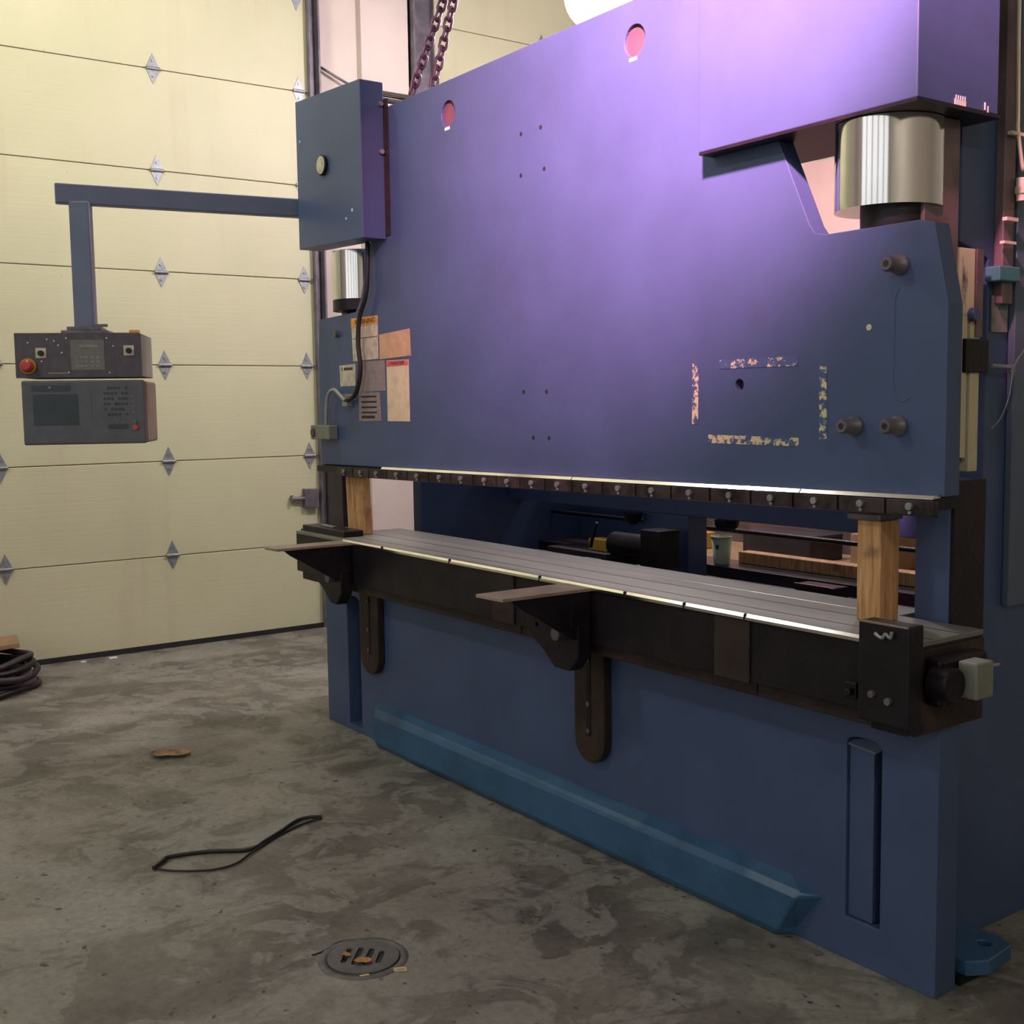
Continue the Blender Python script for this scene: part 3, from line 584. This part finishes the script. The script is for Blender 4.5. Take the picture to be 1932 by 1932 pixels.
# ------------------------------------------------------------ lifting chains
def chain(name, lbl, a, b_, loc):
    t = thing(name, lbl, 'chain', loc, None); a, b_ = Vector(a), Vector(b_); d = (b_-a).normalized(); n = int((b_-a).length/.048)
    pr = []
    for k in range(16):
        an = 2*math.pi*k/16; cx = math.cos(an); sy = math.sin(an); pr.append((cx*.0175, sy*.0175+(.0155 if sy > 0 else -.0155)))
    first = None
    side = Vector((.6, .8, 0)); s1 = (side-d*side.dot(d)).normalized(); s2 = d.cross(s1)
    for k in range(n):
        c = a+d*(.03+.048*k); u = (s1 if k % 2 else s2)*.85+(s2 if k % 2 else s1)*.35
        u.normalize(); mb = MB(); mb.tube([c+u*x+d*y for x, y in pr], .0072, 8, closed=True, smooth=False)
        obj('chain_link', mb, CHAIN, t)
    return t
chain('lifting_chain', 'left leg of the steel chain sling hanging behind the ram top', (-3.142, .288, 3.112), (-3.045, .545, 3.85), (-3.142, .288, 3.112))
chain('lifting_chain', 'right leg of the steel chain sling nearer the blue ram', (-3.089, .366, 3.10), (-3.035, .56, 3.85), (-3.089, .366, 3.10))
hk = thing('crane_hook', 'dark crane hook holding both legs of the chain sling', 'hook', (-3.04, .56, 3.83))
obj('hook_body', MB().tube([(-3.04, .56, 4.02), (-3.04, .56, 3.96), (-3.00, .60, 3.92), (-3.01, .60, 3.86), (-3.05, .55, 3.83), (-3.085, .52, 3.88)], .018, 12), CHAIN, hk)
obj('hoist_block', MB().box(-3.10, -2.98, .50, .62, 4.02, 4.25).cyl((-3.04, .56, 4.25), (-3.04, .56, 6.6), .008, seg=8), TRACK, hk, .01)

# ------------------------------------------------------------ loose things on the press
tag(obj('wood_block', MB().box(-.287, -.207, .015, .098, 1.0065, 1.291), WOOD, None, .003), 'orange-brown square wooden post holding up the right end of the ram', 'wood block')
tag(obj('wood_block', MB().hexa([(-3.394, .02, 1.0065), (-3.205, .02, 1.0065), (-3.225, .02, 1.283), (-3.410, .02, 1.283), (-3.394, .058, 1.0065), (-3.205, .058, 1.0065), (-3.225, .058, 1.283), (-3.410, .058, 1.283)]), WOOD, None, .003), 'brown wooden plank standing under the left end of the ram', 'wood block')
tag(obj('packing_plate', MB().box(-.318, -.203, .005, .110, 1.292, 1.314), TRACK, None, .006), 'grey steel packing plate on top of the right wooden post', 'plate')

# ------------------------------------------------------------ floor things
FD = thing('floor_drain', 'round cast iron floor drain with slotted grate', 'drain', (-1.155, -1.13, 0))
def rot2(p, a, c): return (c[0]+p[0]*math.cos(a)-p[1]*math.sin(a), c[1]+p[0]*math.sin(a)+p[1]*math.cos(a))
cc = (-1.155, -1.13); ang = math.atan2(.066, -.075); slots = []
for k, hl in ((-1.5, .030), (-.5, .044), (.5, .046), (1.5, .036)):
    pts = []
    for i in range(12):
        a = 2*math.pi*i/12; pts.append(rot2((math.cos(a)*.0095+(hl if math.cos(a) > 0 else -hl), k*.034+math.sin(a)*.0095), ang, cc))
    slots.append(pts)
obj('drain_ring', MB().lathe((cc[0], cc[1], 0.0), (cc[0], cc[1], .004), [(0, .134), (1, .130), (1.01, .112), (.3, .110)], 40, False), DRAINM, FD)
plate('drain_grate', circ(cc[0], cc[1], .106, 40), slots, .001, .006, DRAINM, FD, to3=lambda a, b, d: (a, b, d))
obj('pit_shade_disc', MB().cyl((cc[0], cc[1], .0002), (cc[0], cc[1], .0008), .112, seg=36), BLACK, FD)  # flat black disc painting the shade of the pit under the grate
tag(obj('crack', MB().tube([(-1.262, -1.245, .0012), (-1.265, -1.20, .0012), (-1.29, -1.14, .0012), (-1.262, -1.085, .0012), (-1.23, -1.03, .0012)], .0035, 6), BLACK), 'dark broken crack curving round the left of the drain', 'crack')
def leaf(x, y, z, s, a, mat, lbl, cat, name='dry_leaf', curl=.25, grp=None):
    mb = MB(); n = 8; rows = []
    for i in range(n+1):
        t = i/n; wdt = s*.32*math.sin(math.pi*min(1, t*1.02))**.7*(1+.25*math.sin(9*t)) if 0 < i < n else s*.02
        row = []
        for j in (-1, -.5, 0, .5, 1):
            px, py = (t-.5)*s, j*wdt; X = x+px*math.cos(a)-py*math.sin(a); Y = y+px*math.sin(a)+py*math.cos(a)
            row.append(mb.bm.verts.new((X, Y, z+.003+s*curl*(abs(j)**1.5*.35+.25*(t-.5)**2)+random.uniform(0, .002))))
        rows.append(row)
    for A_, B_ in zip(rows, rows[1:]):
        for j in range(4): mb.bm.faces.new((A_[j], A_[j+1], B_[j+1], B_[j]))
    o = obj(name, mb, mat); so = o.modifiers.new('thickness', 'SOLIDIFY'); so.thickness = .0015
    return tag(o, lbl, cat, grp)
leaf(-1.186, -1.171, .007, .035, .4, LEAF, 'small orange dry leaf on the left of the drain grate', 'leaf')
leaf(-1.118, -1.150, .007, .055, .9, LEAF, 'larger orange dry leaf lying across the drain slots', 'leaf')
leaf(-3.50, -.89, .0, .19, .95, LEAF2, 'curled brown dry leaf alone on the concrete', 'leaf', curl=.22)
tag(obj('wood_chip', MB().hexa([(-1.032, -1.10, 0.0), (-1.018, -1.092, 0.0), (-1.006, -1.065, 0.0), (-1.022, -1.072, 0.0), (-1.030, -1.10, .012), (-1.018, -1.092, .014), (-1.008, -1.067, .013), (-1.022, -1.072, .011)]), CHIPW, None, .002), 'yellowish wood chip to the right of the drain', 'wood chip')
tag(obj('wood_chip', MB().hexa([(-1.062, -1.195, 0.0), (-1.052, -1.190, 0.0), (-1.046, -1.165, 0.0), (-1.055, -1.168, 0.0), (-1.061, -1.194, .006), (-1.052, -1.190, .006), (-1.047, -1.166, .005), (-1.055, -1.168, .006)]), CHIPW, None, .001), 'pale sliver of wood below the front rim of the drain', 'wood chip')
tag(obj('power_cord', MB().tube([(-2.196, -1.408, .008), (-2.235, -1.362, .010), (-2.262, -1.325, .009), (-2.225, -1.19, .008), (-2.152, -1.069, .008), (-2.195, -.98, .010), (-2.245, -.895, .012), (-2.315, -.80, .010), (-2.315, -.745, .012), (-2.297, -.70, .009)], .0075, 10).tube([(-2.188, -1.398, .006), (-2.13, -1.355, .006), (-2.06, -1.25, .006), (-2.06, -1.16, .006), (-2.12, -1.07, .008), (-2.20, -.955, .006), (-2.255, -.85, .006), (-2.285, -.765, .006), (-2.290, -.705, .007)], .0042, 8), BLACK), 'black cord lying doubled on the bare concrete', 'cord')
rb = thing('strap_bundle', 'flat pile of coiled dark straps on the floor by the cream door', 'strap', (-5.5, -1.28, 0))
rs = random.Random(3)
for k in range(6):
    r_ = .40-.02*k+rs.uniform(-.03, .03); ox, oy = rs.uniform(-.03, .03), rs.uniform(-.03, .03); ph = rs.uniform(0, 6)
    obj('strap_coil', MB().tube([(-5.52+ox+(r_+.03*math.sin(2*a+ph))*math.cos(a), -1.30+oy+(r_*.7+.03*math.sin(3*a+ph))*math.sin(a), .022+.030*k+.010*math.sin(3*a+k)) for a in [2*math.pi*i/16 for i in range(16)]], .019, 8, closed=True), DARKW if k % 2 else GREASE, rb)
tag(obj('cardboard_scrap', MB().prism([(-5.80, -1.50, .205), (-5.55, -1.38, .20), (-5.60, -1.08, .202), (-5.84, -1.04, .21)], (0, 0, .03)), CARD, None, .004), 'crumpled brown cardboard on the pile of dark straps', 'cardboard')
tag(obj('door_glint', MB().box(-5.90, -5.86, -.47, -.42, .0005, .006), PALE), 'tiny white scrap painting daylight from under the door, nearer the press', 'glint')  # white slab painted as a glint of light under the door
tag(obj('door_glint', MB().box(-5.90, -5.87, -.65, -.62, .0005, .005), PALE), 'tiny white scrap painting daylight from under the door, nearer the strap pile', 'glint')  # second painted glint of light coming under the door

# ------------------------------------------------------------ behind the press
cu = thing('paper_cup', 'pale green paper cup on the ledge behind the press', 'cup', (-2.09, 1.28, .871))
obj('cup_body', MB().lathe((-2.03, 1.26, .871), (-2.03, 1.26, 1.00), [(0, .036), (1, .050), (.99, .046), (.05, .033)], 28, True), GREENCUP, cu)
obj('cup_rim', MB().tube([(-2.03+.050*math.cos(a), 1.26+.050*math.sin(a), 1.0) for a in [2*math.pi*i/20 for i in range(20)]], .003, 6, closed=True), GREENCUP, cu)
obj('cup_mark', MB().box(-2.02, -2.008, 1.213, 1.216, .945, .965), GREASE, cu)
tag(obj('wooden_board', MB().box(-2.0, -.9, 1.34, 1.415, .871, .925), WOOD, None, .003), 'long tan board lying on the beam behind the press', 'board')
WB = thing('workbench', 'low steel workbench with wooden top along the back of the shop', 'workbench', (-3.6, 2.9, 0))
obj('bench_top', MB().box(-5.2, -1.6, 2.6, 3.3, .60, .65), CARD, WB, .004)
for x in (-5.15, -3.9, -2.65, -1.68):
    obj('leg', MB().box(x, x+.06, 2.63, 2.69, 0, .60), DARKW, WB)
    obj('leg', MB().box(x, x+.06, 3.2, 3.26, 0, .60), DARKW, WB)
obj('added_dark_panel', MB().box(-5.2, -1.0, 3.30, 3.33, .30, 1.12), GIBD, WB, .003)  # added dark panel, hides the pink-lit wall behind the bench
obj('shelf', MB().box(-5.15, -1.62, 2.65, 3.25, .2, .23), DARKW, WB)
things = [('storage_crate', -4.55, 2.75, .40, .35, .12, DARKW, 'dark crate on the left of the back workbench', 'crate'), ('storage_crate', -3.35, 2.80, .55, .30, .16, DARKW, 'long dark crate in the middle of the back workbench', 'crate'),
          ('storage_crate', -2.55, 2.85, .30, .30, .20, CARD, 'brown box near the right end of the back workbench', 'box'), ('yellow_box', -3.93, 2.72, .22, .2, .11, YEL, 'small yellow box on the back workbench', 'box')]
for nme, x, y, wx, wy, h, mt, lb, ct in things: tag(obj(nme, MB().box(x, x+wx, y, y+wy, .651, .651+h), mt, None, .008), lb, ct)
tag(obj('yellow_box', MB().box(-2.50, -2.37, .84, .92, .93, .985), YEL, None, .004), 'yellow case beside the gauge motor behind the bed', 'box')
tag(obj('gauge_shelf', MB().box(-2.75, -2.30, .78, 1.0, .905, .929).box(-2.74, -2.70, .8, .98, 0, .905).box(-2.36, -2.31, .8, .98, 0, .905), DARKW), 'narrow dark shelf behind the bed carrying the yellow case', 'shelf')
tag(obj('steel_pipe', MB().cyl((-5.3, 3.6, .92), (-2.2, 3.6, .92), .035, seg=16).box(-5.25, -5.2, 3.57, 3.63, 0, .89).box(-2.3, -2.25, 3.57, 3.63, 0, .89), GALV), 'pale steel rail running behind the back workbench', 'pipe')
tl = thing('tube_lamp', 'lit tube lamp seen through the notch beside the right cylinder', 'lamp', (-4.3, 5.5, 3.75))
obj('tube', MB().cyl((-5.0, 5.4, 3.86), (-4.25, 5.4, 3.86), .035, seg=14), TUBE, tl)
obj('tube_housing', MB().box(-5.05, -4.2, 5.35, 5.45, 3.905, 3.96), WHITEP, tl, .004)
obj('bracket', MB().box(-4.7, -4.6, 5.44, 6.0, 3.91, 3.95), GALV, tl)
